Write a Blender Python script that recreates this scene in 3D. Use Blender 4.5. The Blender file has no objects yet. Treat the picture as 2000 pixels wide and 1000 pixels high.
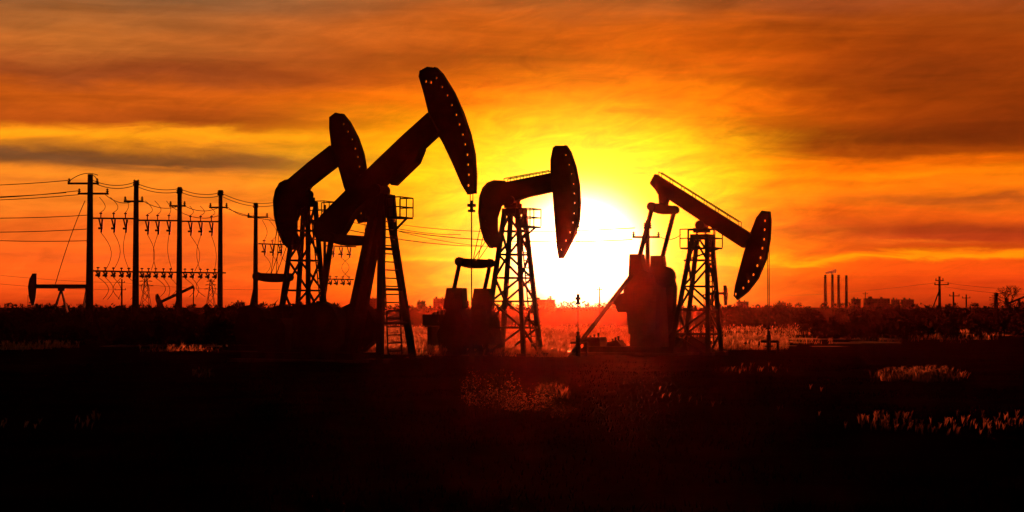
import bpy, math, random
import numpy as np
from mathutils import Vector, noise
random.seed(7)
F=3500.0; HC=1.8; HV=600.0
sc=bpy.context.scene
sc.view_settings.view_transform='Standard'; sc.view_settings.look='None'
sc.view_settings.exposure=0; sc.view_settings.gamma=1

def lin(c):
    return tuple(((x/255)/12.92 if x/255<=0.04045 else ((x/255+0.055)/1.055)**2.4) for x in c)

# ------------------------------------------------------------ camera
cam=bpy.data.cameras.new('camera'); camo=bpy.data.objects.new('camera',cam)
sc.collection.objects.link(camo); sc.camera=camo
cam.lens=63; cam.sensor_width=36; cam.clip_end=20000; cam.clip_start=0.1
camo.location=(0,0,HC); camo.rotation_euler=(math.radians(90)+math.atan(100/F),0,0)

# ------------------------------------------------------------ world
SUN_AZ=math.atan((1133-1000)/F); SUN_EL=math.atan((600-492)/F)
w=bpy.data.worlds.new('World'); sc.world=w; w.use_nodes=True
nt=w.node_tree; nt.nodes.clear()
def setin(sock,v):
    if isinstance(v,bpy.types.NodeSocket): nt.links.new(v,sock)
    else: sock.default_value=v
def M(op,a,b=None,c=None,clamp=False):
    n=nt.nodes.new('ShaderNodeMath'); n.operation=op; n.use_clamp=clamp
    setin(n.inputs[0],a)
    if b is not None: setin(n.inputs[1],b)
    if c is not None: setin(n.inputs[2],c)
    return n.outputs[0]
def MR(v,a,b,c,d):
    n=nt.nodes.new('ShaderNodeMapRange'); n.interpolation_type='SMOOTHSTEP'
    setin(n.inputs[0],v)
    for i,x in enumerate((a,b,c,d)): n.inputs[i+1].default_value=x
    return n.outputs[0]
def MIX(f,a,b):
    n=nt.nodes.new('ShaderNodeMix'); n.data_type='RGBA'; n.clamp_factor=True
    setin(n.inputs[0],f)
    for s,v in ((n.inputs[6],a),(n.inputs[7],b)):
        if isinstance(v,tuple): v=(v[0],v[1],v[2],1)
        setin(s,v)
    return n.outputs[2]
def VM(op,a,b=None,scale=None):
    n=nt.nodes.new('ShaderNodeVectorMath'); n.operation=op
    setin(n.inputs[0],a)
    if b is not None: setin(n.inputs[1],b)
    if scale is not None: setin(n.inputs[3],scale)
    return n.outputs[0]
def COMB(x,y,z):
    n=nt.nodes.new('ShaderNodeCombineXYZ')
    setin(n.inputs[0],x);setin(n.inputs[1],y);setin(n.inputs[2],z); return n.outputs[0]
def NOISE(vec,scale,detail,rough=0.5,dist=0.0):
    n=nt.nodes.new('ShaderNodeTexNoise'); nt.links.new(vec,n.inputs['Vector'])
    n.inputs['Scale'].default_value=scale; n.inputs['Detail'].default_value=detail
    n.inputs['Roughness'].default_value=rough; n.inputs['Distortion'].default_value=dist
    return n.outputs[0]
def RAMP(f,stops):
    n=nt.nodes.new('ShaderNodeValToRGB'); nt.links.new(f,n.inputs[0]); r=n.color_ramp
    r.interpolation='EASE'
    st=sorted([(math.atan((600-v)/F)/0.19,c) for v,c in stops])
    r.elements[0].position=st[0][0]; r.elements[0].color=(*lin(st[0][1]),1)
    r.elements[1].position=st[-1][0]; r.elements[1].color=(*lin(st[-1][1]),1)
    for p,c in st[1:-1]:
        e=r.elements.new(p); e.color=(*lin(c),1)
    return n.outputs[0]
tc=nt.nodes.new('ShaderNodeTexCoord'); sep=nt.nodes.new('ShaderNodeSeparateXYZ')
nt.links.new(tc.outputs['Generated'],sep.inputs[0])
X,Y,Z=sep.outputs
az=M('ARCTAN2',X,Y); el=M('ARCSINE',Z)
azu=lambda u: math.atan((u-1000)/F)
elv=lambda v: math.atan((600-v)/F)
P=COMB(M('MULTIPLY',az,1.0),M('MULTIPLY',el,4.5),0.0)
n1=NOISE(P,7.0,3,0.5,0.3)
n2=NOISE(VM('ADD',P,(3.1,7.7,2.0)),26.0,5,0.6,0.6)
el_w=M('ADD',el,M('ADD',M('MULTIPLY',M('SUBTRACT',n1,0.5),0.022),M('MULTIPLY',M('SUBTRACT',n2,0.5),0.009)))
az_w=M('ADD',az,M('MULTIPLY',M('SUBTRACT',n2,0.5),0.05))
t=M('DIVIDE',el_w,0.19,clamp=True)
RL=RAMP(t,[(0,(140,92,58)),(55,(164,96,48)),(100,(184,98,40)),(150,(152,70,28)),(185,(196,88,18)),(235,(182,80,18)),(268,(255,156,20)),(292,(195,116,30)),
 (315,(140,80,36)),(345,(242,136,34)),(400,(246,128,36)),(450,(244,106,32)),(520,(244,96,28)),(570,(228,76,22)),(600,(186,50,16))])
RC=RAMP(t,[(0,(164,88,38)),(60,(200,92,18)),(110,(162,70,10)),(150,(204,90,8)),(190,(238,114,4)),(240,(255,154,2)),(300,(255,186,2)),(350,(255,176,4)),(400,(255,158,8)),
 (480,(255,130,12)),(540,(255,102,14)),(600,(236,66,14))])
RR=RAMP(t,[(0,(152,72,32)),(60,(154,66,12)),(110,(176,70,6)),(160,(154,60,5)),(220,(138,52,5)),(270,(116,44,6)),(300,(152,62,5)),(322,(222,98,3)),(345,(252,128,6)),(385,(244,114,14)),(425,(220,86,16)),
 (470,(180,58,22)),(490,(205,74,16)),(505,(255,124,8)),(520,(230,78,14)),(560,(204,58,15)),(600,(168,42,14))])
c=MIX(MR(az_w,azu(350),azu(960),0,1),RL,RC)
c=MIX(MR(az_w,azu(1230),azu(1650),0,1),c,RR)
def blob(c,u,v,su,sv,col,k=0.8,ang=0.0):
    a0=azu(u); e0=elv(v); sa=su/F; se=sv/F
    da=M('SUBTRACT',az_w,a0); de=M('SUBTRACT',el_w,e0)
    if ang: de=M('SUBTRACT',de,M('MULTIPLY',da,ang))
    q=M('ADD',M('POWER',M('ABSOLUTE',M('DIVIDE',da,sa)),2.0),M('POWER',M('ABSOLUTE',M('DIVIDE',de,se)),2.0))
    g=M('MULTIPLY',M('EXPONENT',M('MULTIPLY',q,-1.0)),k)
    return MIX(g,c,lin(col))
c=blob(c,60,320,430,17,(112,72,44),.85)
c=blob(c,420,312,200,12,(128,78,36),.7)
c=blob(c,150,90,180,40,(196,112,46),.5)
c=blob(c,430,235,260,22,(148,66,18),.6)
c=blob(c,300,150,300,22,(136,62,26),.6)
c=blob(c,900,115,330,26,(146,66,18),.65)
c=blob(c,700,60,260,30,(202,100,32),.5)
c=blob(c,1350,100,260,40,(226,98,8),.7)
c=blob(c,1850,130,260,60,(126,50,12),.65)
c=blob(c,1800,255,310,34,(116,42,8),.75)
c=blob(c,1450,215,260,28,(228,94,4),.5)
c=blob(c,1900,395,260,9,(150,66,28),.6)
c=blob(c,1650,355,200,9,(205,88,10),.6)
c=blob(c,1850,455,330,16,(160,54,24),.7)
c=blob(c,1550,440,160,26,(216,84,18),.5)
c=blob(c,1640,508,380,5,(255,155,10),.9)
c=blob(c,870,509,110,5,(255,175,16),.85)
c=blob(c,1790,481,110,4,(228,100,24),.7)
c=blob(c,330,325,80,4,(225,125,36),.6)
c=blob(c,90,365,120,8,(190,100,36),.5)
c=blob(c,300,500,330,6,(210,84,36),.4)
c=blob(c,350,265,420,9,(255,168,24),.5)
# streak modulation
P2=COMB(M('MULTIPLY',az,1.0),M('MULTIPLY',el,9.0),1.7)
n3=NOISE(P2,9.0,7,0.6,0.5)
n4=NOISE(COMB(M('MULTIPLY',az,1.0),M('ADD',M('MULTIPLY',el,3.2),M('MULTIPLY',az,-0.6)),5.0),30.0,6,0.6,1.0)
f=M('ADD',0.44,M('MULTIPLY',n3,1.18))
f=M('MULTIPLY',f,M('ADD',0.74,M('MULTIPLY',n4,0.5)))
c=VM('SCALE',c,scale=f)
c=VM('MULTIPLY',c,(1.05,0.98,0.82))
# glow around the sun
da=M('SUBTRACT',az_w,SUN_AZ); de=M('SUBTRACT',el_w,SUN_EL)
def gauss(sa,se,off=0.0,p=2.0,warp=True):
    A=da if warp else M('SUBTRACT',az,SUN_AZ); E=de if warp else M('SUBTRACT',el,SUN_EL)
    if off: E=M('SUBTRACT',E,off/F)
    q=M('ADD',M('POWER',M('DIVIDE',M('ABSOLUTE',A),sa/F),2.0),M('POWER',M('DIVIDE',M('ABSOLUTE',E),se/F),2.0))
    return M('EXPONENT',M('MULTIPLY',M('POWER',q,p/2),-1.0))
g1=gauss(370,205,75); g2=gauss(240,175,40); g3=gauss(120,108,0,4.0,False); g4=gauss(195,165,0,2.0,False)
gm=M('MULTIPLY',M('SUBTRACT',n4,0.12),2.6)
c=VM('ADD',c,VM('SCALE',(0.6,0.17,0.0),scale=M('MULTIPLY',g1,gm)))
c=VM('ADD',c,VM('SCALE',(0.8,0.50,0.0),scale=M('MULTIPLY',g2,gm)))
c=VM('ADD',c,VM('SCALE',(1.4,0.95,0.17),scale=g4))
c=VM('ADD',c,VM('SCALE',(2.6,2.4,2.0),scale=g3))
fade=M('MULTIPLY',MR(el,0.18,0.5,1.0,0.01),MR(M('ABSOLUTE',az),0.33,0.9,1.0,0.008))
c=VM('SCALE',c,scale=fade)
sky=nt.nodes.new('ShaderNodeTexSky'); sky.sky_type='NISHITA'; sky.sun_disc=False
sky.sun_elevation=SUN_EL; sky.sun_rotation=SUN_AZ
c=VM('ADD',c,VM('SCALE',sky.outputs[0],scale=0.0004))
bg=nt.nodes.new('ShaderNodeBackground'); nt.links.new(c,bg.inputs[0]); bg.inputs[1].default_value=1.0
wo=nt.nodes.new('ShaderNodeOutputWorld'); nt.links.new(bg.outputs[0],wo.inputs[0])

# ------------------------------------------------------------ sun lamp
sl=bpy.data.lights.new('sun','SUN'); sl.energy=5.0; sl.angle=math.radians(0.5); sl.color=(1.0,0.11,0.03)
so=bpy.data.objects.new('sun',sl); sc.collection.objects.link(so)
D=Vector((math.sin(SUN_AZ)*math.cos(SUN_EL),math.cos(SUN_AZ)*math.cos(SUN_EL),math.sin(SUN_EL)))
so.rotation_euler=D.to_track_quat('Z','Y').to_euler(); so.location=(0,0,60)

# ------------------------------------------------------------ materials
def mat(name,c1,c2,rough=0.7,scale=3.0,spec=0.3,metal=0.0,bump=0.0):
    m=bpy.data.materials.new(name); m.use_nodes=True; n=m.node_tree; b=n.nodes['Principled BSDF']
    t=n.nodes.new('ShaderNodeTexCoord'); no=n.nodes.new('ShaderNodeTexNoise'); r=n.nodes.new('ShaderNodeValToRGB')
    n.links.new(t.outputs['Object'],no.inputs['Vector']); no.inputs['Scale'].default_value=scale; no.inputs['Detail'].default_value=5
    n.links.new(no.outputs[0],r.inputs[0]); r.color_ramp.elements[0].position=.35; r.color_ramp.elements[1].position=.65
    r.color_ramp.elements[0].color=(*c1,1); r.color_ramp.elements[1].color=(*c2,1)
    n.links.new(r.outputs[0],b.inputs['Base Color'])
    b.inputs['Roughness'].default_value=rough; b.inputs['Specular IOR Level'].default_value=spec; b.inputs['Metallic'].default_value=metal
    if spec==0:
        df=n.nodes.new('ShaderNodeBsdfDiffuse'); df.inputs['Roughness'].default_value=0.0; n.links.new(r.outputs[0],df.inputs[0]); n.links.new(df.outputs[0],n.nodes['Material Output'].inputs[0]); b=df
    if bump:
        bp=n.nodes.new('ShaderNodeBump'); bp.inputs['Strength'].default_value=bump; n.links.new(no.outputs[0],bp.inputs['Height']); n.links.new(bp.outputs[0],b.inputs['Normal'])
    return m
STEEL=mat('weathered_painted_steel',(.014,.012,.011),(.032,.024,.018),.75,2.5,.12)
CONC=mat('concrete',(.06,.055,.05),(.11,.10,.09),.9,2,0)
WOOD=mat('creosoted_wood',(.025,.02,.015),(.05,.04,.03),.9,6,0)
WIRE=mat('cable',(.02,.02,.02),(.04,.04,.04),.7,5,.1)
PORC=mat('porcelain',(.05,.03,.025),(.08,.04,.03),.5,5,.2)
BRICK=mat('building_wall',(.12,.08,.07),(.20,.15,.13),.9,.2,0)
FOL=mat('foliage',(.012,.014,.008),(.035,.034,.018),.9,.5,0)
SHEEN=mat('sky_sheen',(.006,.005,.004),(.012,.009,.006),.38,1.2,.5,0,.25)  # glossy material of the sheets added to reflect the low sky
def translucent(name,c1,c2,k=0.65,sc_=.9):
    m=bpy.data.materials.new(name); m.use_nodes=True; n=m.node_tree; n.nodes.clear()
    o=n.nodes.new('ShaderNodeOutputMaterial'); mx=n.nodes.new('ShaderNodeMixShader'); d=n.nodes.new('ShaderNodeBsdfDiffuse'); tr=n.nodes.new('ShaderNodeBsdfTranslucent')
    g=n.nodes.new('ShaderNodeNewGeometry'); no=n.nodes.new('ShaderNodeTexNoise'); no.inputs['Scale'].default_value=sc_; no.inputs['Detail'].default_value=6
    n.links.new(g.outputs['Position'],no.inputs['Vector']); r=n.nodes.new('ShaderNodeValToRGB'); n.links.new(no.outputs[0],r.inputs[0])
    r.color_ramp.elements[0].position=.38; r.color_ramp.elements[1].position=.62
    r.color_ramp.elements[0].color=(*c1,1); r.color_ramp.elements[1].color=(*c2,1)
    n.links.new(r.outputs[0],d.inputs[0]); n.links.new(r.outputs[0],tr.inputs[0]); mx.inputs[0].default_value=k
    n.links.new(d.outputs[0],mx.inputs[1]); n.links.new(tr.outputs[0],mx.inputs[2]); n.links.new(mx.outputs[0],o.inputs[0])
    return m
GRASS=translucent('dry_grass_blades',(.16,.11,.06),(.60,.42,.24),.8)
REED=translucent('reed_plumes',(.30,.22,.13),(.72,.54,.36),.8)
GRASS2=translucent('dimmed_grass_blades',(.010,.007,.005),(.16,.11,.07),.7,1.6)  # darker copy of the grass; weaker foreground light put into its colour
REED2=translucent('dimmed_plumes',(.03,.022,.016),(.42,.29,.2),.7,2.0)  # darker plume copy, dimmer foreground light put into the colour

# ------------------------------------------------------------ mesh builder
class MB:
    def __init__(s): s.v=[]; s.f=[]
    def raw(s,vs,fs):
        o=len(s.v); s.v+= [tuple(p) for p in vs]; s.f+=[tuple(i+o for i in f) for f in fs]
    def beam(s,p,q,w,h=None):
        h=h or w; p=Vector(p); q=Vector(q); d=(q-p)
        if d.length<1e-6: return
        d.normalize(); ref=Vector((0,1,0)) if abs(d.y)<.9 else Vector((0,0,1))
        b=d.cross(ref).normalized(); a=b.cross(d).normalized()
        vs=[]
        for c in (p,q):
            for i,j in ((-1,-1),(1,-1),(1,1),(-1,1)): vs.append(c+a*(i*w/2)+b*(j*h/2))
        s.raw(vs,[(0,1,2,3),(7,6,5,4),(0,4,5,1),(1,5,6,2),(2,6,7,3),(3,7,4,0)])
    def cyl(s,p,q,r,r2=None,n=8):
        r2=r if r2 is None else r2; p=Vector(p); q=Vector(q); d=(q-p).normalized()
        ref=Vector((0,0,1)) if abs(d.z)<.9 else Vector((1,0,0)); a=d.cross(ref).normalized(); b=d.cross(a)
        vs=[]
        for c,rr in ((p,r),(q,r2)):
            for i in range(n):
                t=2*math.pi*i/n; vs.append(c+a*(rr*math.cos(t))+b*(rr*math.sin(t)))
        fs=[(i,(i+1)%n,n+(i+1)%n,n+i) for i in range(n)]+[tuple(range(n))[::-1],tuple(range(n,2*n))]
        s.raw(vs,fs)
    def prism(s,pts,y0,y1):   # pts (X,Z)
        n=len(pts); vs=[(x,y0,z) for x,z in pts]+[(x,y1,z) for x,z in pts]
        s.raw(vs,[tuple(range(n)),tuple(range(n,2*n))[::-1]]+[(i,n+i,n+(i+1)%n,(i+1)%n) for i in range(n)])
    def box(s,a,b):
        (x0,y0,z0),(x1,y1,z1)=a,b
        s.prism([(x0,z0),(x1,z0),(x1,z1),(x0,z1)],y0,y1)
    def tube(s,pts,r,n=4):
        for a,b in zip(pts[:-1],pts[1:]): s.cyl(a,b,r,n=n)
    def obj(s,name,m,parent=None,loc=None,coll=None):
        me=bpy.data.meshes.new(name); me.from_pydata(s.v,[],s.f); me.update()
        o=bpy.data.objects.new(name,me); sc.collection.objects.link(o); me.materials.append(m)
        if parent: o.parent=parent
        if loc: o.location=loc
        return o
def empty(name,loc=(0,0,0),rz=0):
    o=bpy.data.objects.new(name,None); sc.collection.objects.link(o); o.location=loc; o.rotation_euler=(0,0,rz); o.empty_display_size=.5
    return o
def plate(mb,outline,holes,t,yc=0):
    cu=bpy.data.curves.new('tmp','CURVE'); cu.dimensions='2D'; cu.fill_mode='BOTH'; cu.extrude=t/2
    for pl in [outline]+holes:
        sp=cu.splines.new('POLY'); sp.points.add(len(pl)-1); sp.use_cyclic_u=True
        for i,(x,z) in enumerate(pl): sp.points[i].co=(x,z,0,1)
    o=bpy.data.objects.new('tmp',cu); sc.collection.objects.link(o)
    dg=bpy.context.evaluated_depsgraph_get(); me=bpy.data.meshes.new_from_object(o.evaluated_get(dg))
    mb.raw([(v.co.x,yc+v.co.z,v.co.y) for v in me.vertices],[tuple(p.vertices) for p in me.polygons])
    bpy.data.objects.remove(o); bpy.data.curves.remove(cu); bpy.data.meshes.remove(me)
def W(u,v,d): return Vector(((u-1000)/F*d,d,HC+(600-v)/F*d))

# ------------------------------------------------------------ big pumpjacks
class Pump:
    def __init__(s,u0,d,psi):
        s.d=d; s.ox=(u0-1000)/F*d; s.c=math.cos(psi); s.s=math.sin(psi); s.px=d/F
        s.e=empty('pumpjack',(s.ox,d,0),-psi)
    def X(s,u,y=0):
        k=(u-1000)/F
        return (k*(s.d+y*s.c)-s.ox-y*s.s)/(s.c+k*s.s)
    def L(s,u,v,y=0):
        x=s.X(u,y); dep=s.d-x*s.s+y*s.c
        return Vector((x,y,HC+(600-v)/F*dep))
    def G(s,u,y=0,z=0): return Vector((s.X(u,y),y,z))
    def poly(s,pts,y=0): 
        r=[s.L(u,v,y) for u,v in pts]; return [(p.x,p.z) for p in r]
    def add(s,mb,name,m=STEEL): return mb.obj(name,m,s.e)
    def head(s,outline,arc,holes=None,name='horsehead',step=19,inset=11,hr=3.1,flange=.24):
        mb=MB(); H=[]
        pts=[Vector(p) for p in arc]; cen=Vector((sum(p[0] for p in outline)/len(outline),sum(p[1] for p in outline)/len(outline)))
        acc=step*0.9
        for a,b in zip(pts[:-1],pts[1:]):
            l=(b-a).length; d=(b-a)/l; nrm=Vector((-d.y,d.x)); 
            if nrm.dot(cen-a)<0: nrm=-nrm
            while acc<l:
                c=a+d*acc+nrm*inset
                H.append([(c.x+hr*.8*math.cos(t)*1,c.y+hr*1.15*math.sin(t)) for t in [i*math.pi/4 for i in range(8)]])
                acc+=step
            acc-=l
        for (x,y) in (holes or []):
            H.append([(x+hr*math.cos(t),y+hr*1.3*math.sin(t)) for t in [i*math.pi/4 for i in range(8)]])
        plate(mb,s.poly(outline),[s.poly(h) for h in H],.10)
        ap=[s.L(u,v) for u,v in arc]
        for a,b in zip(ap[:-1],ap[1:]):
            mb.beam(a,b,flange,.05)
        s.add(mb,name)
    def bearing(s,u,v,r=9,w=.5):
        mb=MB(); c=s.L(u,v); mb.cyl(c-Vector((0,w/2,0)),c+Vector((0,w/2,0)),r*s.px,n=14)
        mb.box((c.x-r*s.px*1.5,-w/2+.05,c.z-r*s.px*1.6),(c.x+r*s.px*1.5,w/2-.05,c.z-r*s.px*.6))
        s.add(mb,'saddle_bearing')
    def beam(s,pts,rail=None,w=.32):
        mb=MB(); mb.prism(s.poly(pts),-w/2,w/2)
        s.add(mb,'walking_beam')
        if rail:
            mb=MB(); a,b,h=rail; a=s.L(*a); b=s.L(*b); up=Vector((0,0,h*s.px)); n=7
            for y in (-.16,.16):
                o=Vector((0,y,0)); mb.tube([a+up+o,b+up+o],.018)
                for i in range(n+1): q=a.lerp(b,i/n)+o; mb.tube([q-Vector((0,0,.15)),q+up],.014)
            s.add(mb,'beam_rail')
    def platform(s,u1,u2,vf,vt,yw=.55,posts=3):
        mb=MB(); a=s.L(u1,vf); b=s.L(u2,vf); zt=s.L((u1+u2)/2,vt).z
        mb.box((a.x,-yw,a.z-.06),(b.x,yw,a.z))
        for z in (zt,(zt+a.z)/2):
            mb.tube([(a.x,-yw,z),(b.x,-yw,z),(b.x,yw,z),(a.x,yw,z)],.022)
        for y in (-yw,yw):
            for i in range(posts): 
                x=a.x+(b.x-a.x)*i/(posts-1); mb.tube([(x,y,a.z),(x,y,zt)],.022)
        mb.beam((a.x,0,a.z-.5),(b.x,0,a.z-.05),.06)
        s.add(mb,'service_platform')
    def ladder(s,a,b,w,n,r=.022,axis='y'):
        mb=MB(); o=Vector((0,w/2,0)) if axis=='y' else Vector((w/2,0,0))
        mb.tube([a-o,b-o],r+.008); mb.tube([a+o,b+o],r+.008)
        for i in range(n): q=a.lerp(b,(i+.5)/n); mb.tube([q-o,q+o],r)
        s.add(mb,'ladder')
    def tower(s,top,bot,levels,yb,yt=.28,leg=.15,br=.07,zb=-.05):
        mb=MB(); T=[];
        TL=s.L(top[0],top[2]); TR=s.L(top[1],top[2]); BL=s.G(bot[0],0,zb); BR=s.G(bot[1],0,zb)
        def pt(side,y,t):
            a,b=(TL,BL) if side==0 else (TR,BR)
            p=a.lerp(b,t); p.y=y*(yt+(yb-yt)*t); return p
        for side in (0,1):
            for y in (-1,1):
                mb.beam(pt(side,y,0),pt(side,y,1),leg); q=pt(side,y,1); mb.box((q.x-.2,q.y-.2,-.1),(q.x+.2,q.y+.2,.09))
        lv=[0]+list(levels)
        for i,t in enumerate(lv):
            if i>0:
                for y in (-1,1): mb.beam(pt(0,y,t),pt(1,y,t),br)
                for sd in (0,1): mb.beam(pt(sd,-1,t),pt(sd,1,t),br)
        lv2=lv+[1]
        for i in range(len(lv2)-1):
            t0,t1=lv2[i],lv2[i+1]
            for y in (-1,1):
                k=i%2
                mb.beam(pt(k,y,t0),pt(1-k,y,t1),br)
            for sd in (0,1):
                mb.beam(pt(sd,-1 if i%2 else 1,t0),pt(sd,1 if i%2 else -1,t1),br)
        mb.box((TL.x-.08,-yt-.1,TL.z-.12),(TR.x+.08,yt+.1,TL.z+.08))
        s.add(mb,'samson_post')
    def equalizer(s,u,v,yw,cabs=None,drop=.12):
        mb=MB(); c=s.L(u,v)
        n=8
        for i in range(n):
            y0=-yw+2*yw*i/n; y1=-yw+2*yw*(i+1)/n
            h0=.16+drop*(1-(y0/yw)**2); h1=.16+drop*(1-(y1/yw)**2)
            vs=[]
            for y,h in ((y0,h0),(y1,h1)):
                vs+=[(c.x-.12,y,c.z-h),(c.x+.12,y,c.z-h),(c.x+.12,y,c.z+.08),(c.x-.12,y,c.z+.08)]
            mb.raw(vs,[(0,1,2,3),(7,6,5,4),(0,4,5,1),(1,5,6,2),(2,6,7,3),(3,7,4,0)])
        for y in (-yw,yw): mb.cyl((c.x,y-.1,c.z-.05),(c.x,y+.1,c.z-.05),.17,n=12)
        s.add(mb,'equalizer_bar')
        if cabs:
            mb=MB()
            for (u1,v1,dy) in cabs: mb.tube([s.L(u1,v1,dy),Vector((c.x,dy*2.0,c.z))],.016)
            s.add(mb,'drive_cable')
    def pitman(s,u,v,pu,pv,yw,th=.13):
        mb=MB(); a=s.L(u,v); b=s.L(pu,pv)
        for y in (-yw,yw):
            mb.beam(Vector((a.x,y,a.z-.05)),Vector((b.x,y,b.z)),th)
            mb.cyl((b.x,y-.12,b.z),(b.x,y+.12,b.z),.15,n=12)
        s.add(mb,'pitman_arms')
    def cranks(s,polys,yw,shaft,th=.22):
        mb=MB()
        for pl in polys:
            p=s.poly(pl)
            for y in (-yw,yw): mb.prism(p,y-th/2-.12*(y<0),y+th/2+.12*(y>0))
        c=s.L(*shaft); mb.cyl((c.x,-yw,c.z),(c.x,yw,c.z),.14,n=12)
        s.add(mb,'crank_counterweights')
    def body(s,pl,yw,name='gearbox'):
        mb=MB(); mb.prism(s.poly(pl),-yw,yw)
        p=s.poly(pl); xs_=[q[0] for q in p]; zs_=[q[1] for q in p]
        xa,xb,zt=min(xs_),max(xs_),max(zs_)
        for i in range(3):   # lifting lugs, inspection cover
            x=xa+(xb-xa)*(.3+.2*i); mb.cyl((x,-.1,zt-.1),(x,-.1,zt+.06+.05*i),.05,n=8)
        mb.box((xa+(xb-xa)*.4,-yw-.03,min(zs_)+.3*(zt-min(zs_))),(xa+(xb-xa)*.7,-yw+.02,min(zs_)+.6*(zt-min(zs_))))
        s.add(mb,name)
    def base(s,u1,u2,yw=1.3):
        mb=MB(); a=s.X(u1); b=s.X(u2)
        for y in (-yw*.6,yw*.6): mb.box((a,y-.12,.05),(b,y+.12,.27))
        for i in range(6): x=a+(b-a)*(i+.5)/6; mb.box((x-.1,-yw*.6+.121,.07),(x+.1,yw*.6-.121,.24))
        s.add(mb,'skid_base')
        mb=MB(); mb.box((a-.3,-yw,-.2),(b+.3,yw,.048)); s.add(mb,'foundation_slab',CONC)
    def bridle(s,u,v0,vc,gap=.1,wd=1.0):
        mb=MB(); a=s.L(u,v0); c=s.L(u,vc)
        for y in (-gap,gap): mb.tube([(a.x,y*.9,a.z),(a.x,y,c.z)],.016)
        mb.box((a.x-.10*wd,-.12,c.z-.05),(a.x+.10*wd,.12,c.z+.05)); mb.cyl((a.x,0,c.z-.22),(a.x,0,c.z+.16),.06); mb.box((a.x-.09*wd,-.1,c.z-.22),(a.x+.09*wd,.1,c.z-.14))
        mb.tube([(a.x,0,c.z),(a.x,0,.6)],.022,6)
        s.add(mb,'bridle_and_polished_rod')
        mb=MB(); x=a.x
        mb.cyl((x,0,0),(x,0,.75),.09,n=12); mb.cyl((x,0,.3),(x,0,.36),.16,n=14); mb.cyl((x,0,.7),(x,0,.9),.06,n=10)
        mb.cyl((x-.3,0,.5),(x+.35,0,.5),.05,n=10); mb.cyl((x+.35,0,.52),(x+.35,0,0),.05,n=8)
        s.add(mb,'wellhead')

R25=math.radians(25)
# ---- A : large one, beam raised to the right
A=Pump(750,60,R25)
arcA=[(850,131),(862,143),(885,180),(903,220),(917,262),(925,300),(928,340),(927,378)]
A.head([(820,137),(835,129)]+arcA+[(914,380),(902,360),(884,318),(868,284),(856,262),(838,222),(827,178),(818,148)],arcA,holes=[(832,158),(842,160)],hr=2.7,step=21,inset=12)
A.beam([(840,220),(860,258),(815,300),(755,358),(735,378),(700,410),(688,428),(678,448),(668,462),(655,474),(630,472),(618,460),(617,438),(640,412),(700,352),(740,313),(790,265)],w=.4)
mb=MB(); mb.prism(A.poly([(826,290),(806,300),(800,322),(790,330),(765,352),(770,362),(815,318)]),-.25,.25); A.add(mb,'beam_bracket')
A.bearing(742,372,12,.7)
mb=MB()
top=A.L(742,388)
for (u,y,w_) in ((742,-1.25,.2),(808,1.25,.2)):
    mb.beam(A.L(752,392,0)+Vector((0,.2*(1 if y>0 else -1),0)),A.G(u,y,-.1),w_)
    q=A.G(u,y,0); mb.box((q.x-.25,q.y-.25,-.1),(q.x+.25,q.y+.25,.1))
for y in (-.55,.55): mb.beam(top+Vector((0,y*.4,0)),A.G(684+y*20,y,.3),.24)
for v in (490,572,640):
    t=(v-392)/(705-392); pa=(A.L(752,392,0)+Vector((0,-.2,0))).lerp(A.G(742,-1.25,.2),t); pb=(A.L(752,392,0)+Vector((0,.2,0))).lerp(A.G(808,1.25,.2),t)
    mb.beam(pa,pb,.09)
mb.prism(A.poly([(722,380),(764,380),(768,425),(722,425)]),-.28,.28)
A.add(mb,'samson_post')
A.ladder(A.L(760,425,0),A.G(772,0,.2),.95,17)
A.platform(768,794,424,386,.45)
A.equalizer(684,464,1.25)
A.pitman(684,466,664,612,1.25,.14)
A.cranks([[(640,600),(665,588),(690,600),(704,630),(700,668),(672,692),(640,690),(622,660),(622,625)]],1.1,(664,650),.3)
A.body([(590,604),(600,596),(640,594),(652,604),(660,612),(662,690),(585,690)],.55)
A.body([(516,640),(522,628),(528,622),(560,622),(568,634),(570,690),(516,690)],.4,'motor')
A.base(500,715)
A.bridle(921,372,401)
# ---- B : behind, beam raised to the right, curved rear arc
B=Pump(598,72,R25)
arcB=[(668,222),(681,238),(697,268),(708,300),(714,335),(717,370),(717,405),(713,434)]
B.head([(643,228),(655,219)]+arcB+[(700,436),(690,412),(672,365),(660,322),(647,285),(643,250)],arcB,step=19,inset=10,hr=2.3)
B.beam([(647,284),(662,320),(606,364),(600,372),(575,372),(556,362),(566,350),(605,317)],w=.35)
arcBr=[(575,350),(560,352),(549,358),(541,372),(537,392),(539,422),(546,452),(557,476),(570,487)]
B.head([(605,366),(596,352)]+arcBr+[(584,488),(589,476),(580,455),(580,430),(588,408),(606,392)],arcBr,name='rear_arc_head',step=16,inset=9,hr=1.5,flange=.3)
B.bearing(597,380,9,.6)
B.tower((586,608,398),(557,622),[.18,.38,.58,.8],.75)
B.platform(615,645,430,394,.5)
B.ladder(B.L(614,430,0),B.G(640,0,.3),.45,16)
B.equalizer(534,538,1.2,[(541,440,-.1),(544,455,.1),(552,470,-.1),(560,480,.1)])
B.pitman(534,540,520,612,1.2,.1)
B.cranks([[(505,600),(530,594),(548,606),(556,640),(550,672),(500,672),(492,640)]],1.1,(525,645))
B.body([(545,615),(560,600),(600,598),(612,620),(612,680),(540,680)],.6)
B.base(470,670)
B.bridle(715,430,470)
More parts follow.
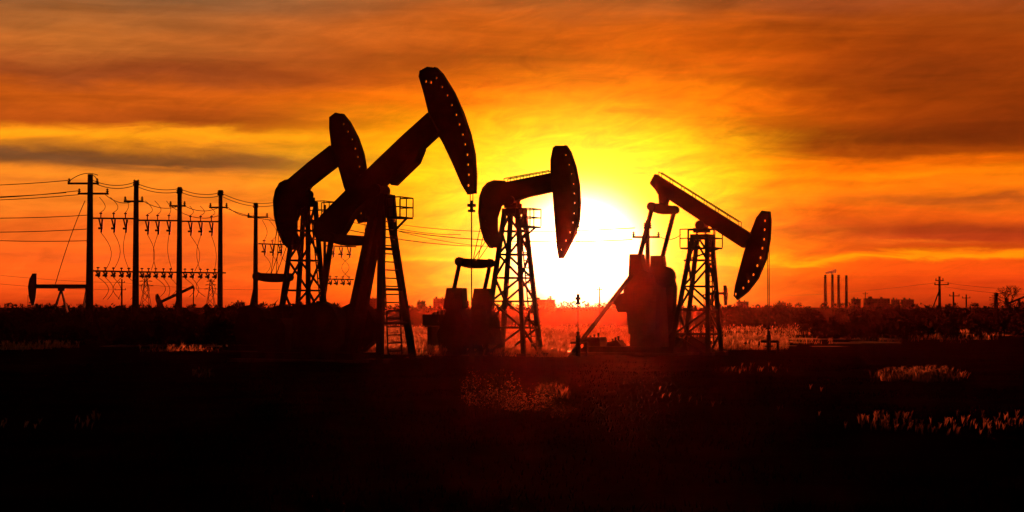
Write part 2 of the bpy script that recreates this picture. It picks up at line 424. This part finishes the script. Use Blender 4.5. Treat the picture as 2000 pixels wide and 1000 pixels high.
# ---- C : middle
C=Pump(1005,67,R25)
arcC=[(1105,284),(1113,296),(1123,325),(1130,360),(1132,395),(1130,430),(1122,458),(1108,485),(1098,504)]
C.head([(1081,288),(1086,284)]+arcC+[(1092,505),(1088,480),(1084,430),(1080,375),(1076,345),(1076,312)],arcC,step=20,inset=9,hr=1.9)
C.beam([(1078,338),(1081,374),(1030,385),(1010,392),(985,396),(968,385),(968,362),(990,356)],((988,354),(1076,338),5),w=.35)
arcCr=[(985,354),(968,353),(955,358),(946,368),(940,385),(938,415),(942,445),(950,470),(960,484)]
C.head([(1016,386),(1012,360)]+arcCr+[(972,484),(978,472),(972,450),(972,425),(980,402),(996,394)],arcCr,name='rear_arc_head',step=16,inset=9,hr=1.5,flange=.3)
C.bearing(1002,392,9,.6)
C.tower((992,1018,412),(962,1040),[.14,.30,.46,.62,.80],.8)
C.platform(1018,1046,442,408,.5)
C.ladder(C.L(1022,442,0),C.G(1044,0,.3),.45,16)
C.equalizer(928,510,1.3,[(941,430,-.1),(945,455,.1),(950,468,-.1),(955,478,.1)])
C.pitman(928,512,914,580,1.3,.12)
C.cranks([[(904,563),(934,563),(936,600),(928,606),(946,640),(946,680),(920,700),(892,690),(886,650),(904,606),(898,600)]],1.1,(917,640),.3)
C.body([(892,622),(905,606),(950,604),(960,618),(964,640),(968,704),(884,704),(884,650)],.6)
C.body([(836,614),(880,614),(880,636),(836,636)],.45,'motor')
mb=MB(); mb.box((C.X(842),-.3,0),(C.X(850),.3,C.L(846,637).z)); mb.box((C.X(868),-.3,0),(C.X(876),.3,C.L(870,637).z)); C.add(mb,'motor_stand')
C.base(885,972)
C.bridle(1129,440,583,wd=.6)
# ---- D : right, head down
Dp=Pump(1370,69,R25)
arcD=[(1503,413),(1505,432),(1503,468),(1495,508),(1480,543),(1460,569),(1440,585)]
Dp.head([(1478,425),(1489,411)]+arcD+[(1433,578),(1436,558),(1446,520),(1455,488),(1466,455)],arcD,step=19,inset=10,hr=2.6)
Dp.beam([(1282,340),(1470,458),(1452,484),(1372,432),(1300,384),(1288,380),(1284,372),(1272,358)],((1290,342),(1446,440),6),w=.35)
mb=MB(); mb.prism(Dp.poly([(1288,372),(1308,384),(1302,402),(1290,402)]),-.15,.15); Dp.add(mb,'tail_bearing')
Dp.bearing(1371,440,9,.6)
Dp.tower((1358,1386,462),(1322,1396),[.2,.42,.62,.82],.8)
Dp.platform(1336,1404,484,448,.45,5)
Dp.ladder(Dp.L(1386,484,0),Dp.G(1390,0,.3),.45,16)
Dp.equalizer(1296,404,1.3)
Dp.pitman(1296,406,1262,540,1.25,.14)
Dp.cranks([[(1254,498),(1276,498),(1280,528),(1292,534),(1300,560),(1296,640),(1275,665),(1252,650),(1248,600),(1240,580),(1252,545)]],1.1,(1270,610),.3)
mb=MB(); c_=Dp.L(1312,541); mb.cyl(c_-Vector((0,.9,0)),c_-Vector((0,.6,0)),20*Dp.px,n=24); mb.cyl(c_-Vector((0,.6,0)),c_+Vector((0,.2,0)),.12); Dp.add(mb,'brake_drum')
Dp.body([(1246,570),(1270,545),(1292,560),(1296,640),(1300,700),(1238,700),(1240,640)],.5)
Dp.body([(1204,590),(1212,576),(1240,566),(1240,608),(1212,610)],.3,'belt_guard')
Dp.body([(1148,664),(1154,658),(1176,658),(1178,664),(1182,700),(1144,700)],.4,'motor')
Dp.body([(1190,668),(1210,664),(1218,674),(1218,700),(1190,700)],.3,'control_box')
Dp.ladder(Dp.L(1236,535,-1.6),Dp.G(1118,-1.6,.05),.10,6,.045,'x')
Dp.base(1140,1330)
Dp.bridle(1501,470,632)

# ------------------------------------------------------------ smaller distant pumpjacks (conventional units, real dimensions)
def small_pump(x,d,ang,flip=1,rz=0.3,sc_=1.0):
    e=empty('pumpjack',(x,d,0),rz); e.scale=(sc_*flip,sc_,sc_)
    ca,sa=math.cos(ang),math.sin(ang)
    def B_(px,pz): return (px*ca-pz*sa, 4.2+px*sa+pz*ca)
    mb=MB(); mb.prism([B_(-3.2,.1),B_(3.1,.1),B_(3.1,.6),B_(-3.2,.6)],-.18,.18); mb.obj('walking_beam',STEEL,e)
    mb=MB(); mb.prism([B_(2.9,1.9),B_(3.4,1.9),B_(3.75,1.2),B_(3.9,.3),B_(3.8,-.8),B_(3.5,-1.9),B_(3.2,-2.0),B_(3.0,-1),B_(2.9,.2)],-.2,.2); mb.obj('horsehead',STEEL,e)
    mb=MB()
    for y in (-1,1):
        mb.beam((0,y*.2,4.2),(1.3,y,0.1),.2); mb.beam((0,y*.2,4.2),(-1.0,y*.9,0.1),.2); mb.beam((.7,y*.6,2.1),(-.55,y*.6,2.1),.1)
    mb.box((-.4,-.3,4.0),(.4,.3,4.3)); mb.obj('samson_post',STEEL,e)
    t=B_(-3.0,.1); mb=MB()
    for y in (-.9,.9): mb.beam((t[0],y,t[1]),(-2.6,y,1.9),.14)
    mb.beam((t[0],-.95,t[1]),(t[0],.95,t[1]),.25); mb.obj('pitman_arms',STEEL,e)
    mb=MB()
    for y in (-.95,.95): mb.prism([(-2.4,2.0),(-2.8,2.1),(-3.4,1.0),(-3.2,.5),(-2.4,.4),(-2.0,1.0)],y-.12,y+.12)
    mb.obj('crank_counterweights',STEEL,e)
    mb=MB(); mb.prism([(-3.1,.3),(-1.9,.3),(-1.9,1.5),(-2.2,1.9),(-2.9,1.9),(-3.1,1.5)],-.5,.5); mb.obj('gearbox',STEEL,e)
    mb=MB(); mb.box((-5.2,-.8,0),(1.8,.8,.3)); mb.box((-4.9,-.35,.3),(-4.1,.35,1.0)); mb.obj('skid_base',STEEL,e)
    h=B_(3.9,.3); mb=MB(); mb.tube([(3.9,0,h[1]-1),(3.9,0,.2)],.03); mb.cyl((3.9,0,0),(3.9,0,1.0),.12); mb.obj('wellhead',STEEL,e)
def at(u,d): return (u-1000)/F*d
small_pump(at(120,190),190,0.0,-1,0.15,.88)
small_pump(at(348,250),250,-.45,-1,.2,.80)
small_pump(at(1398,330),330,.0,1,-1.1,.95)
small_pump(at(1990,330),330,-.35,-1,.2,.72)

# ------------------------------------------------------------ utility poles, racks and lines
def upole(u,vt,d,arms,rad=.16,brace=False,name='utility_pole'):
    p=W(u,vt,d); e=empty(name,(p.x,d,0))
    h=p.z; mb=MB(); mb.cyl((0,0,0),(0,0,h),rad*1.25,rad*.8,n=10); mb.obj('pole',WOOD,e)
    mb=MB(); mi=MB()
    for (v,l,r) in arms:
        z=HC+(600-v)/F*d; k=d/F
        mb.beam((-l*k,0,z),(r*k,0,z),.12)
        for q in (-l*k+.08,r*k-.08):
            mi.cyl((q,0,z),(q,0,z+.32),.06,.035,n=8); mi.cyl((q,0,z+.12),(q,0,z+.17),.1,n=8); mi.cyl((q,0,z+.23),(q,0,z+.27),.08,n=8)
    if brace: mb.beam((-.1*h-1,0,0),(0,0,h*.7),.14)
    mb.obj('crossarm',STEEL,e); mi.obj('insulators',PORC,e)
    return e
upole(175,340,110,[(358,44,16),(378,24,36)],.2)
upole(265,352,116,[(393,24,14),(360,6,6)],.19)
upole(350,365,121,[(402,20,12),(376,6,6)],.18)
upole(430,371,126,[(405,22,14),(380,6,6)],.17)
upole(499,396,140,[(424,16,24),(404,5,5)],.18)
upole(634,400,150,[(410,16,16)],.13)
upole(1265,430,105,[(463,30,24),(445,8,8)],.15)
upole(238,545,330,[(566,14,8),(552,6,6)],.16)
upole(1835,540,230,[(556,10,18),(548,8,8)],.17,True)
upole(1862,570,300,[(578,8,12)],.15)
upole(1887,575,330,[(582,8,8)],.15)
upole(1945,572,190,[(578,3,5)],.22)
upole(1171,560,300,[(566,5,5)],.12)
upole(1690,570,600,[(574,5,5)],.15)

def sagline(mb,a,b,sag,r,n=10):
    pts=[a.lerp(b,i/n)-Vector((0,0,sag*4*(i/n)*(1-i/n))) for i in range(n+1)]
    mb.tube(pts,r,3)
def rack(u1,d1,u2,d2,v1,v2,items,drop=28,up=12,wires=None,vlow=None):
    e=empty('disconnect_switch_rack'); mb=MB(); a=W(u1,v1,d1); b=W(u2,v2,d2); mb.beam(a,b,.10); mb.obj('rack_bar',STEEL,e)
    mi=MB(); ww=MB(); rnd=random.Random(int(u1))
    for u in items:
        t=(u-u1)/(u2-u1); d=d1+(d2-d1)*t; v=v1+(v2-v1)*t; k=d/F
        c=W(u,v,d)-Vector((0,.08,0)); 
        mi.cyl(c+Vector((0,0,up*k)),c-Vector((0,0,2*k)),.045,n=6); mi.cyl(c+Vector((-3*k,0,up*k*.8)),c+Vector((3*k,0,up*k*.8)),.04,n=6)
        mi.beam(c-Vector((4*k,0,0)),c-Vector((0,0,drop*.6*k)),.09)
        mi.cyl(c+Vector((3*k,0,-2*k)),c+Vector((1*k,0,-drop*k)),.07,n=6); mi.cyl(c-Vector((5*k,0,drop*.7*k)),c-Vector((-4*k,0,drop*k*.7)),.075,n=6)
        if vlow:
            s=c-Vector((0,0,drop*k)); en=W(u+rnd.uniform(-6,10),vlow,d); bow=rnd.uniform(5,16)*k*rnd.choice((-1,1,1))
            ww.tube([s.lerp(en,i/8)+Vector((bow*math.sin(math.pi*i/8),0,0)) for i in range(9)],.020,3)
        if wires:
            s=c+Vector((0,0,up*k)); en=W(u+wires[1]+rnd.uniform(-4,4),wires[0],d); bow=rnd.uniform(4,12)*k
            ww.tube([s.lerp(en,i/6)+Vector((bow*math.sin(math.pi*i/6),0,-bow*.3*math.sin(math.pi*i/6))) for i in range(7)],.020,3)
    mi.obj('switches_and_insulators',PORC,e)
    if ww.v: ww.obj('jumper_wires',WIRE,e)
rack(178,110,265,116,426,427,[197,222,245],wires=(385,-5),vlow=528)
rack(265,116,350,121,430,431,[288,308,330],wires=(392,-5),vlow=528)
rack(350,121,430,126,432,433,[372,392,413],wires=(402,-5),vlow=530)
rack(178,110,265,116,529,531,[192,206,222,238,252],12,8,vlow=585)
rack(265,116,350,121,531,532,[278,291,305,320,334],12,8,vlow=582)
rack(350,121,440,126.5,532,533,[362,376,392,406,420],12,8,vlow=580)
rack(505,142,560,147,476,478,[516,532,548],22,8,wires=(430,-3),vlow=540)
rack(634,150,695,155,480,482,[650,666,682],22,8,vlow=540)
rack(634,150,690,155,545,546,[645,657,670,682],12,6)

mb=MB()
def wl(u1,v1,d1,u2,v2,d2,sag=.25,r=.026): sagline(mb,W(u1,v1,d1),W(u2,v2,d2),sag,r)
for (vl,ul,vr) in ((356,131,352),(377,128,376),(386,152,380),(388,155,372),(413,172,420),(441,174,447),(447,176,470)):
    wl(-300,vl+2,100,ul,vr,110)
for dv,du in ((0,0),(6,4)):
    wl(180+du,352+dv,110,262,356+dv,116,.25); wl(262,356+dv,116,350,368+dv,121,.25); wl(350,368+dv,121,430,376+dv,126,.25); wl(430,376+dv,126,540,394+dv,150,.4)
wl(190,342,110,131,356,110,-.3); wl(176,342,110,192,360,110,-.2)
wl(205,380,110,262,392,116,.3); wl(278,392,116,350,402,121,.3); wl(362,403,121,430,404,126,.3); wl(444,404,126,499,420,140,.3); wl(524,424,140,600,440,170,.4)
wl(330,400,121,430,420,126,.5); wl(440,406,126,640,415,150,.8)
wl(640,412,150,900,458,260,.6,.045); wl(650,425,150,1235,468,105,.8,.034); wl(640,440,150,1000,478,260,.8,.045); wl(780,452,200,1000,482,260,.5,.04)
wl(780,438,200,1240,445,105,.5,.03)
wl(1290,463,105,1330,458,100,.2)
wl(165,392,110,108,556,112,-.3)   # guy
wl(-250,500,300,240,552,330,1.0,.03); wl(240,552,330,640,560,420,1,.03); wl(-250,520,300,240,566,330,1.0,.03)
wl(1845,552,230,2200,552,200,.8,.02); wl(1845,560,230,2200,565,200,.8,.02); wl(1500,575,600,1830,552,230,.8,.02)
mb.obj('overhead_power_line',WIRE)

def pylon(u,vt,d):
    p=W(u,vt,d); e=empty('transmission_tower',(p.x,d,0)); h=p.z; mb=MB(); b=h*.13; r=.2*d/700
    def hw(z): return b*(1-z/h)**1.3+.25
    lv=[0,.22,.42,.6,.74,.86,1]
    for i in range(len(lv)-1):
        z0,z1=lv[i]*h,lv[i+1]*h; a0,a1=hw(z0),hw(z1)
        for sx in (-1,1):
            for sy in (-1,1): mb.beam((sx*a0,sy*a0,z0),(sx*a1,sy*a1,z1),r)
            mb.beam((sx*a0,-a0,z0),(-sx*a1,-a1,z1),r*.7)
    for z,l in ((.7,.2),(.82,.17),(.93,.13)):
        mb.beam((-l*h,0,z*h),(l*h,0,z*h),r); mb.beam((-l*h,0,z*h),(0,0,(z+.05)*h),r*.6); mb.beam((l*h,0,z*h),(0,0,(z+.05)*h),r*.6)
    mb.obj('lattice_frame',STEEL,e)
pylon(412,545,650); pylon(285,536,600); pylon(1075,578,1300)

# ------------------------------------------------------------ power station on the horizon
for u,vt in ((1612,538),(1626,537),(1638,538),(1653,539)):
    p=W(u,vt,3000); e=empty('chimney',(p.x,3000,0)); mb=MB(); mb.cyl((0,0,0),(0,0,p.z),2.9,1.9,n=14); mb.obj('stack',BRICK,e)
    mb=MB(); mb.cyl((0,0,p.z-4),(0,0,p.z-3),2.6,n=14); mb.cyl((0,0,p.z-.5),(0,0,p.z+.8),2.3,n=14); mb.obj('stack_rings',CONC,e)
def building(u1,u2,vt,d,name='apartment_block'):
    a=W(u1,vt,d); b=W(u2,vt,d); e=empty(name,(a.x,d,0)); wd=b.x-a.x; h=a.z; mb=MB()
    mb.box((0,0,0),(wd,14,h)); 
    mb.obj('walls',BRICK,e)
    mb=MB(); mb.box((-.4,-.4,h),(wd+.4,14.4,h+.8)); mb.box((wd*.15,4,h+.8),(wd*.3,9,h+3.5)); mb.box((wd*.65,4,h+.8),(wd*.72,9,h+3)); mb.obj('roof',CONC,e)
    mb=MB(); nx=max(3,int(wd/4)); nz=max(2,int(h/3.2))
    for i in range(nx):
        for j in range(nz):
            x=(i+.5)*wd/nx; z=(j+.55)*h/nz; mb.box((x-.8,-.12,z-.7),(x+.8,.1,z+.7))
    mb.obj('windows',PORC,e)
building(1666,1681,585,2600); building(1690,1738,584,2500,'factory_building'); building(1744,1757,586,2600); building(1763,1785,586,2600)
building(1042,1084,586,2400,'factory_building'); building(846,872,584,2500); building(878,892,589,2500); building(980,1000,588,2500); building(712,735,584,2500); building(742,752,590,2500); building(460,476,591,2500)
building(904,916,589,2500); building(1196,1214,590,2500); building(1440,1462,590,2600); building(1520,1535,592,2600); building(815,830,590,2500)
sm=translucent('steam',(.8,.8,.8),(.9,.9,.9),.5); mb=MB(); rnd=random.Random(3)
p0=W(1612,536,3000)
for i in range(260):
    t=rnd.random(); c=p0+Vector((t*18,0,2+3.5*math.sin(t*1.3)+rnd.gauss(0,.5+1.2*t))); s_=.5+rnd.random()*.8
    q=[c+Vector((rnd.gauss(0,s_),rnd.gauss(0,s_),rnd.gauss(0,s_))) for _ in range(3)]; mb.raw(q,[(0,1,2)])
mb.obj('steam_plume',sm)

# ------------------------------------------------------------ ground
def hgt(x,y):
    if y<0 or y>260 or abs(x)>160: f=0
    else: f=min(1,(260-y)/120)*min(1,(160-abs(x))/60)*min(1,y/12)
    if f==0: return 0.0
    return f*(.10*noise.noise(Vector((x*.12,y*.12,0)))+.05*noise.noise(Vector((x*.5,y*.5,3)))+.02*noise.noise(Vector((x*1.7,y*1.7,5))))-.03*f
xs=np.concatenate([[-9000,-3000,-1000,-400,-200],np.arange(-160,-40,6.),np.arange(-40,40,.45),np.arange(40,161,6.),[200,400,1000,3000,9000]])
ys=np.concatenate([[-400,-100,-20],np.arange(0,110,.5),np.arange(110,264,3.),[300,400,700,1500,3000,6000,12000]])
vs=[(float(x),float(y),hgt(float(x),float(y))) for y in ys for x in xs]
nx=len(xs); fs=[(j*nx+i,j*nx+i+1,(j+1)*nx+i+1,(j+1)*nx+i) for j in range(len(ys)-1) for i in range(nx-1)]
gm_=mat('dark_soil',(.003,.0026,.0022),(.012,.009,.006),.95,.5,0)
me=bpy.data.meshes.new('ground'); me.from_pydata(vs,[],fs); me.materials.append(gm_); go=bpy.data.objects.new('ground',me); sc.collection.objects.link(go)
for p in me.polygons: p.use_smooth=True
# added reflective water that mirrors the low red sky in hollows (level sheets cut by the uneven ground)
def sheen(ua,ub,ya,yb,z):
    mb=MB(); k=lambda u,y:(u-1000)/F*y
    mb.raw([(k(ua,ya),ya,z),(k(ub,ya),ya,z),(k(ub,yb),yb,z),(k(ua,yb),yb,z)],[(0,1,2,3)]); mb.obj('sheen_sheet',SHEEN)
sheen(600,1280,70,112,-.015); sheen(1380,1760,84,108,-.045); sheen(-200,470,76,90,-.05)

# ------------------------------------------------------------ vegetation
def tri_mesh(name,V,m,parent=None):
    V=np.asarray(V,dtype=np.float32).reshape(-1,3); n=len(V)//3
    me=bpy.data.meshes.new(name); me.vertices.add(n*3); me.vertices.foreach_set('co',V.ravel())
    me.loops.add(n*3); me.loops.foreach_set('vertex_index',np.arange(n*3,dtype=np.int32))
    me.polygons.add(n); me.polygons.foreach_set('loop_start',np.arange(0,n*3,3,dtype=np.int32)); me.polygons.foreach_set('loop_total',np.full(n,3,dtype=np.int32))
    me.update(); me.validate(); me.materials.append(m); o=bpy.data.objects.new(name,me); sc.collection.objects.link(o)
    if parent: o.parent=parent
    return o
rng=np.random.default_rng(5)
def blades(x,y,h,wd,lean=.35):
    n=len(x); z=np.array([hgt(float(a),float(b)) for a,b in zip(x,y)])
    ang=rng.uniform(-.9,.9,n); lx=rng.normal(0,lean,n)*h+.12*h; ly=rng.normal(0,lean,n)*h
    hw=wd/2; V=np.zeros((n,3,3)); 
    V[:,0]=np.stack([x-hw*np.cos(ang),y-hw*np.sin(ang),z-.02],1); V[:,1]=np.stack([x+hw*np.cos(ang),y+hw*np.sin(ang),z-.02],1)
    V[:,2]=np.stack([x+lx,y+ly,z+h],1); return V
def plumes(x,y,h,wd,Lb=.16):
    n=len(x); z=np.array([hgt(float(a),float(b)) for a,b in zip(x,y)])+h
    V=[]
    L=Lb+Lb*.6*rng.random(n)
    for k in range(3):
        a=rng.uniform(-1,1,n)*.6; dx=np.sin(a)*L; dz=np.cos(a)*L
        q=np.zeros((n,3,3)); q[:,0]=np.stack([x-wd,y,z-.05],1); q[:,1]=np.stack([x+wd*.6,y,z+L*.3],1); q[:,2]=np.stack([x+dx+.03*Lb/.16,y+rng.normal(0,.03,n),z+dz],1); V.append(q)
    return np.concatenate(V)
def field(ua,ub,da,db,n,hm,patch=.0,fx=.25,fy=.12,seed=0,ell=False):
    y=rng.uniform(da,db,n)
    u=rng.uniform(ua,ub,n); x=(u-1000)/F*y
    keep=np.array([noise.noise(Vector((float(a)*fx,float(b)*fy,seed)))>patch+.25*(random.random()-.5) for a,b in zip(x,y)])
    fall=np.ones(n)
    if ell:
        q=((u-(ua+ub)/2)/((ub-ua)/2))**2+((y-(da+db)/2)/((db-da)/2))**2
        keep&=(q<rng.uniform(.1,1.1,n)); fall=np.clip(1.15-q*.8,.3,1)
    x=x[keep]; y=y[keep]; h=hm*rng.uniform(.4,1.25,len(x))*fall[keep]; return x,y,h
G=[]; R=[]
for args,pk,pw in (((660,1110,76,99,7000,.30,-.3,.5,.3),.6,.05),((680,1110,66,76,2600,.26,-.05,.7,.5),.6,.045),((660,1240,99,122,7000,.40,-.4,.5,.3,4),.7,.06),((1110,1240,74,98,2500,.26,-.1,.5,.3),.4,.03),((1390,1540,76,100,2400,.24,.05),.22,.028),((640,1560,100,150,6000,.40,.08),.22,.028),
             ((-150,500,74,84,2200,.18,.14),.22,.028),((1500,2150,88,125,2600,.28,.22),.22,.028)):
    x,y,h=field(*args); G.append(blades(x,y,h,.035+0*h)); k=rng.random(len(x))<pk; R.append(plumes(x[k],y[k],h[k]*.85,pw,.13))
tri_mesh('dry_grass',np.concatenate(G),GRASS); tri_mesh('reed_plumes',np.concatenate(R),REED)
G=[]; R=[]
for args in ((1695,1895,43.5,48.5,2600,.24,-.1,1.5,1.0,3,True),(370,425,46,50,160,.15,-.6,.25,.12,0,True),(1040,1115,35,41,220,.16,-.3,.25,.12,0,True),(1380,1560,48,58,400,.10,.1,1,1,2,True)):
    x,y,h=field(*args); G.append(blades(x,y,h,.015+0*h)); k=rng.random(len(x))<.4; R.append(plumes(x[k],y[k],h[k]*.8,.010,.08))
for args in ((-100,80,25.5,28,40,.08,.0),(140,200,26,29,18,.10,-.3),(1675,2050,25.5,29,260,.09,.02),(1540,1660,25,28,18,.05,.0),(1150,1650,30,40,50,.05,.1)):
    x,y,h=field(*args,.8,.8); G.append(blades(x,y,h,.0035+0*h,.15)); R.append(plumes(x,y,h*.9,.005,.055))
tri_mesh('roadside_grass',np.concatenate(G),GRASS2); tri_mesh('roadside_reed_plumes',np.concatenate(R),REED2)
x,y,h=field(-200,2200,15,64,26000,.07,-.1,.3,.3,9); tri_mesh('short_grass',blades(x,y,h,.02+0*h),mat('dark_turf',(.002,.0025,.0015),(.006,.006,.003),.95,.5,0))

def weed(u,d,ht,wd,n,name='weed_bush'):
    x0=(u-1000)/F*d; e=empty(name,(x0,d,0)); mb=MB(); L=[]; r=random.Random(int(u*7))
    for i in range(n):
        a=r.uniform(-1,1); b=r.uniform(-1,1)*.5; h=ht*r.uniform(.45,1); base=Vector((a*wd*.35,b*wd*.4,-.03)); tip=Vector((a*wd*.55+r.gauss(0,.05),b*wd*.5,h))
        mb.cyl(base,tip,.005,.002,n=3)
        for j in range(9):
            t=.35+.65*r.random(); p=base.lerp(tip,t); q=p+Vector((r.gauss(0,.08),r.gauss(0,.06),r.uniform(.02,.12)))
            mb.cyl(p,q,.002,.0015,n=3)
            for k in range(3):
                c=p.lerp(q,r.random()); s_=.006+.007*r.random(); L+= [c+Vector((r.gauss(0,s_),r.gauss(0,s_),r.gauss(0,s_))) for _ in range(3)]
    mb.obj('stems',WOOD,e); tri_mesh('leaves',[tuple(v) for v in L],REED2,e)
weed(945,29.5,.78,.75,44); weed(1035,29,.66,.75,38); weed(1095,28.5,.28,.35,22); weed(985,29.8,.45,.5,22)

# distant belt of trees
V=[]; r=random.Random(11)
def crown(cx,cy,h,wd,n,s0):
    for i in range(n):
        t=r.random(); a=r.uniform(0,6.28); rr=wd*.5*math.sqrt(r.random())*(math.sin(math.pi*min(1,.15+.85*t))**.6)
        c=Vector((cx+rr*math.cos(a),cy+rr*math.sin(a),h*(.12+.88*t))); 
        V.extend([tuple(c+Vector((r.gauss(0,s0),r.gauss(0,s0),r.gauss(0,s0)))) for _ in range(3)])
xx=-900
while xx<900:
    k=.5+.5*noise.noise(Vector((xx*.012,0,0)))+.2*noise.noise(Vector((xx*.05,0,4)))
    h=2.0+3.2*max(0,k)*r.uniform(.6,1.15); crown(xx,1000+r.uniform(-40,40),h,h*r.uniform(.9,1.5),46,.5); xx+=r.uniform(1.8,5)
xx=-500
while xx<500:
    h=1.8+r.random()*1.0; crown(xx,560+r.uniform(-40,40),h,h*1.6,22,.35); xx+=r.uniform(2,6)
tri_mesh('distant_trees',V,FOL)
V=[]
for (ua,ub,d,h,n) in ((-100,640,125,1.7,84),(440,680,78,1.8,32),(1400,2100,200,1.75,70),(-100,450,92,1.2,60),(1600,2100,105,.9,26)):
    for i in range(n):
        u=r.uniform(ua,ub); dd=d*r.uniform(.95,1.07); hh=h*r.uniform(.65,1.05); crown((u-1000)/F*dd,dd,hh,hh*r.uniform(1.4,2.4),110,.10+.0006*d)
tri_mesh('scrub',V,FOL)

def bare_tree(u,d,h):
    e=empty('bare_tree',((u-1000)/F*d,d,0)); mb=MB(); rr=random.Random(5)
    def grow(p,dr,l,rad,lev):
        q=p+dr*l; mb.cyl(p,q,rad,rad*.65,n=5 if lev<3 else 3)
        if lev>=6: return
        for i in range(3 if lev<5 else 2):
            nd=(dr+Vector((rr.gauss(0,.5),rr.gauss(0,.5),rr.gauss(.05,.35)))).normalized(); grow(q,nd,l*.76,rad*.66,lev+1)
    grow(Vector((0,0,-.1)),Vector((0,0,1)),h*.27,h*.03,0); mb.obj('trunk_and_branches',WOOD,e)
bare_tree(1970,260,5.6); bare_tree(825,700,5.0); bare_tree(1560,800,4.5)

# ------------------------------------------------------------ evening haze volume, also added to stand in for lens veil over silhouettes
mb=MB(); mb.box((-300,-60,-2),(300,350,14)); 
hm=bpy.data.materials.new('haze'); hm.use_nodes=True; n=hm.node_tree; n.nodes.clear()
o=n.nodes.new('ShaderNodeOutputMaterial'); vsn=n.nodes.new('ShaderNodeVolumeScatter'); vsn.inputs['Color'].default_value=(1,.35,.2,1); vsn.inputs['Density'].default_value=3.4e-5; vsn.inputs['Anisotropy'].default_value=.95
n.links.new(vsn.outputs[0],o.inputs['Volume'])
mb.obj('ground_haze',hm)
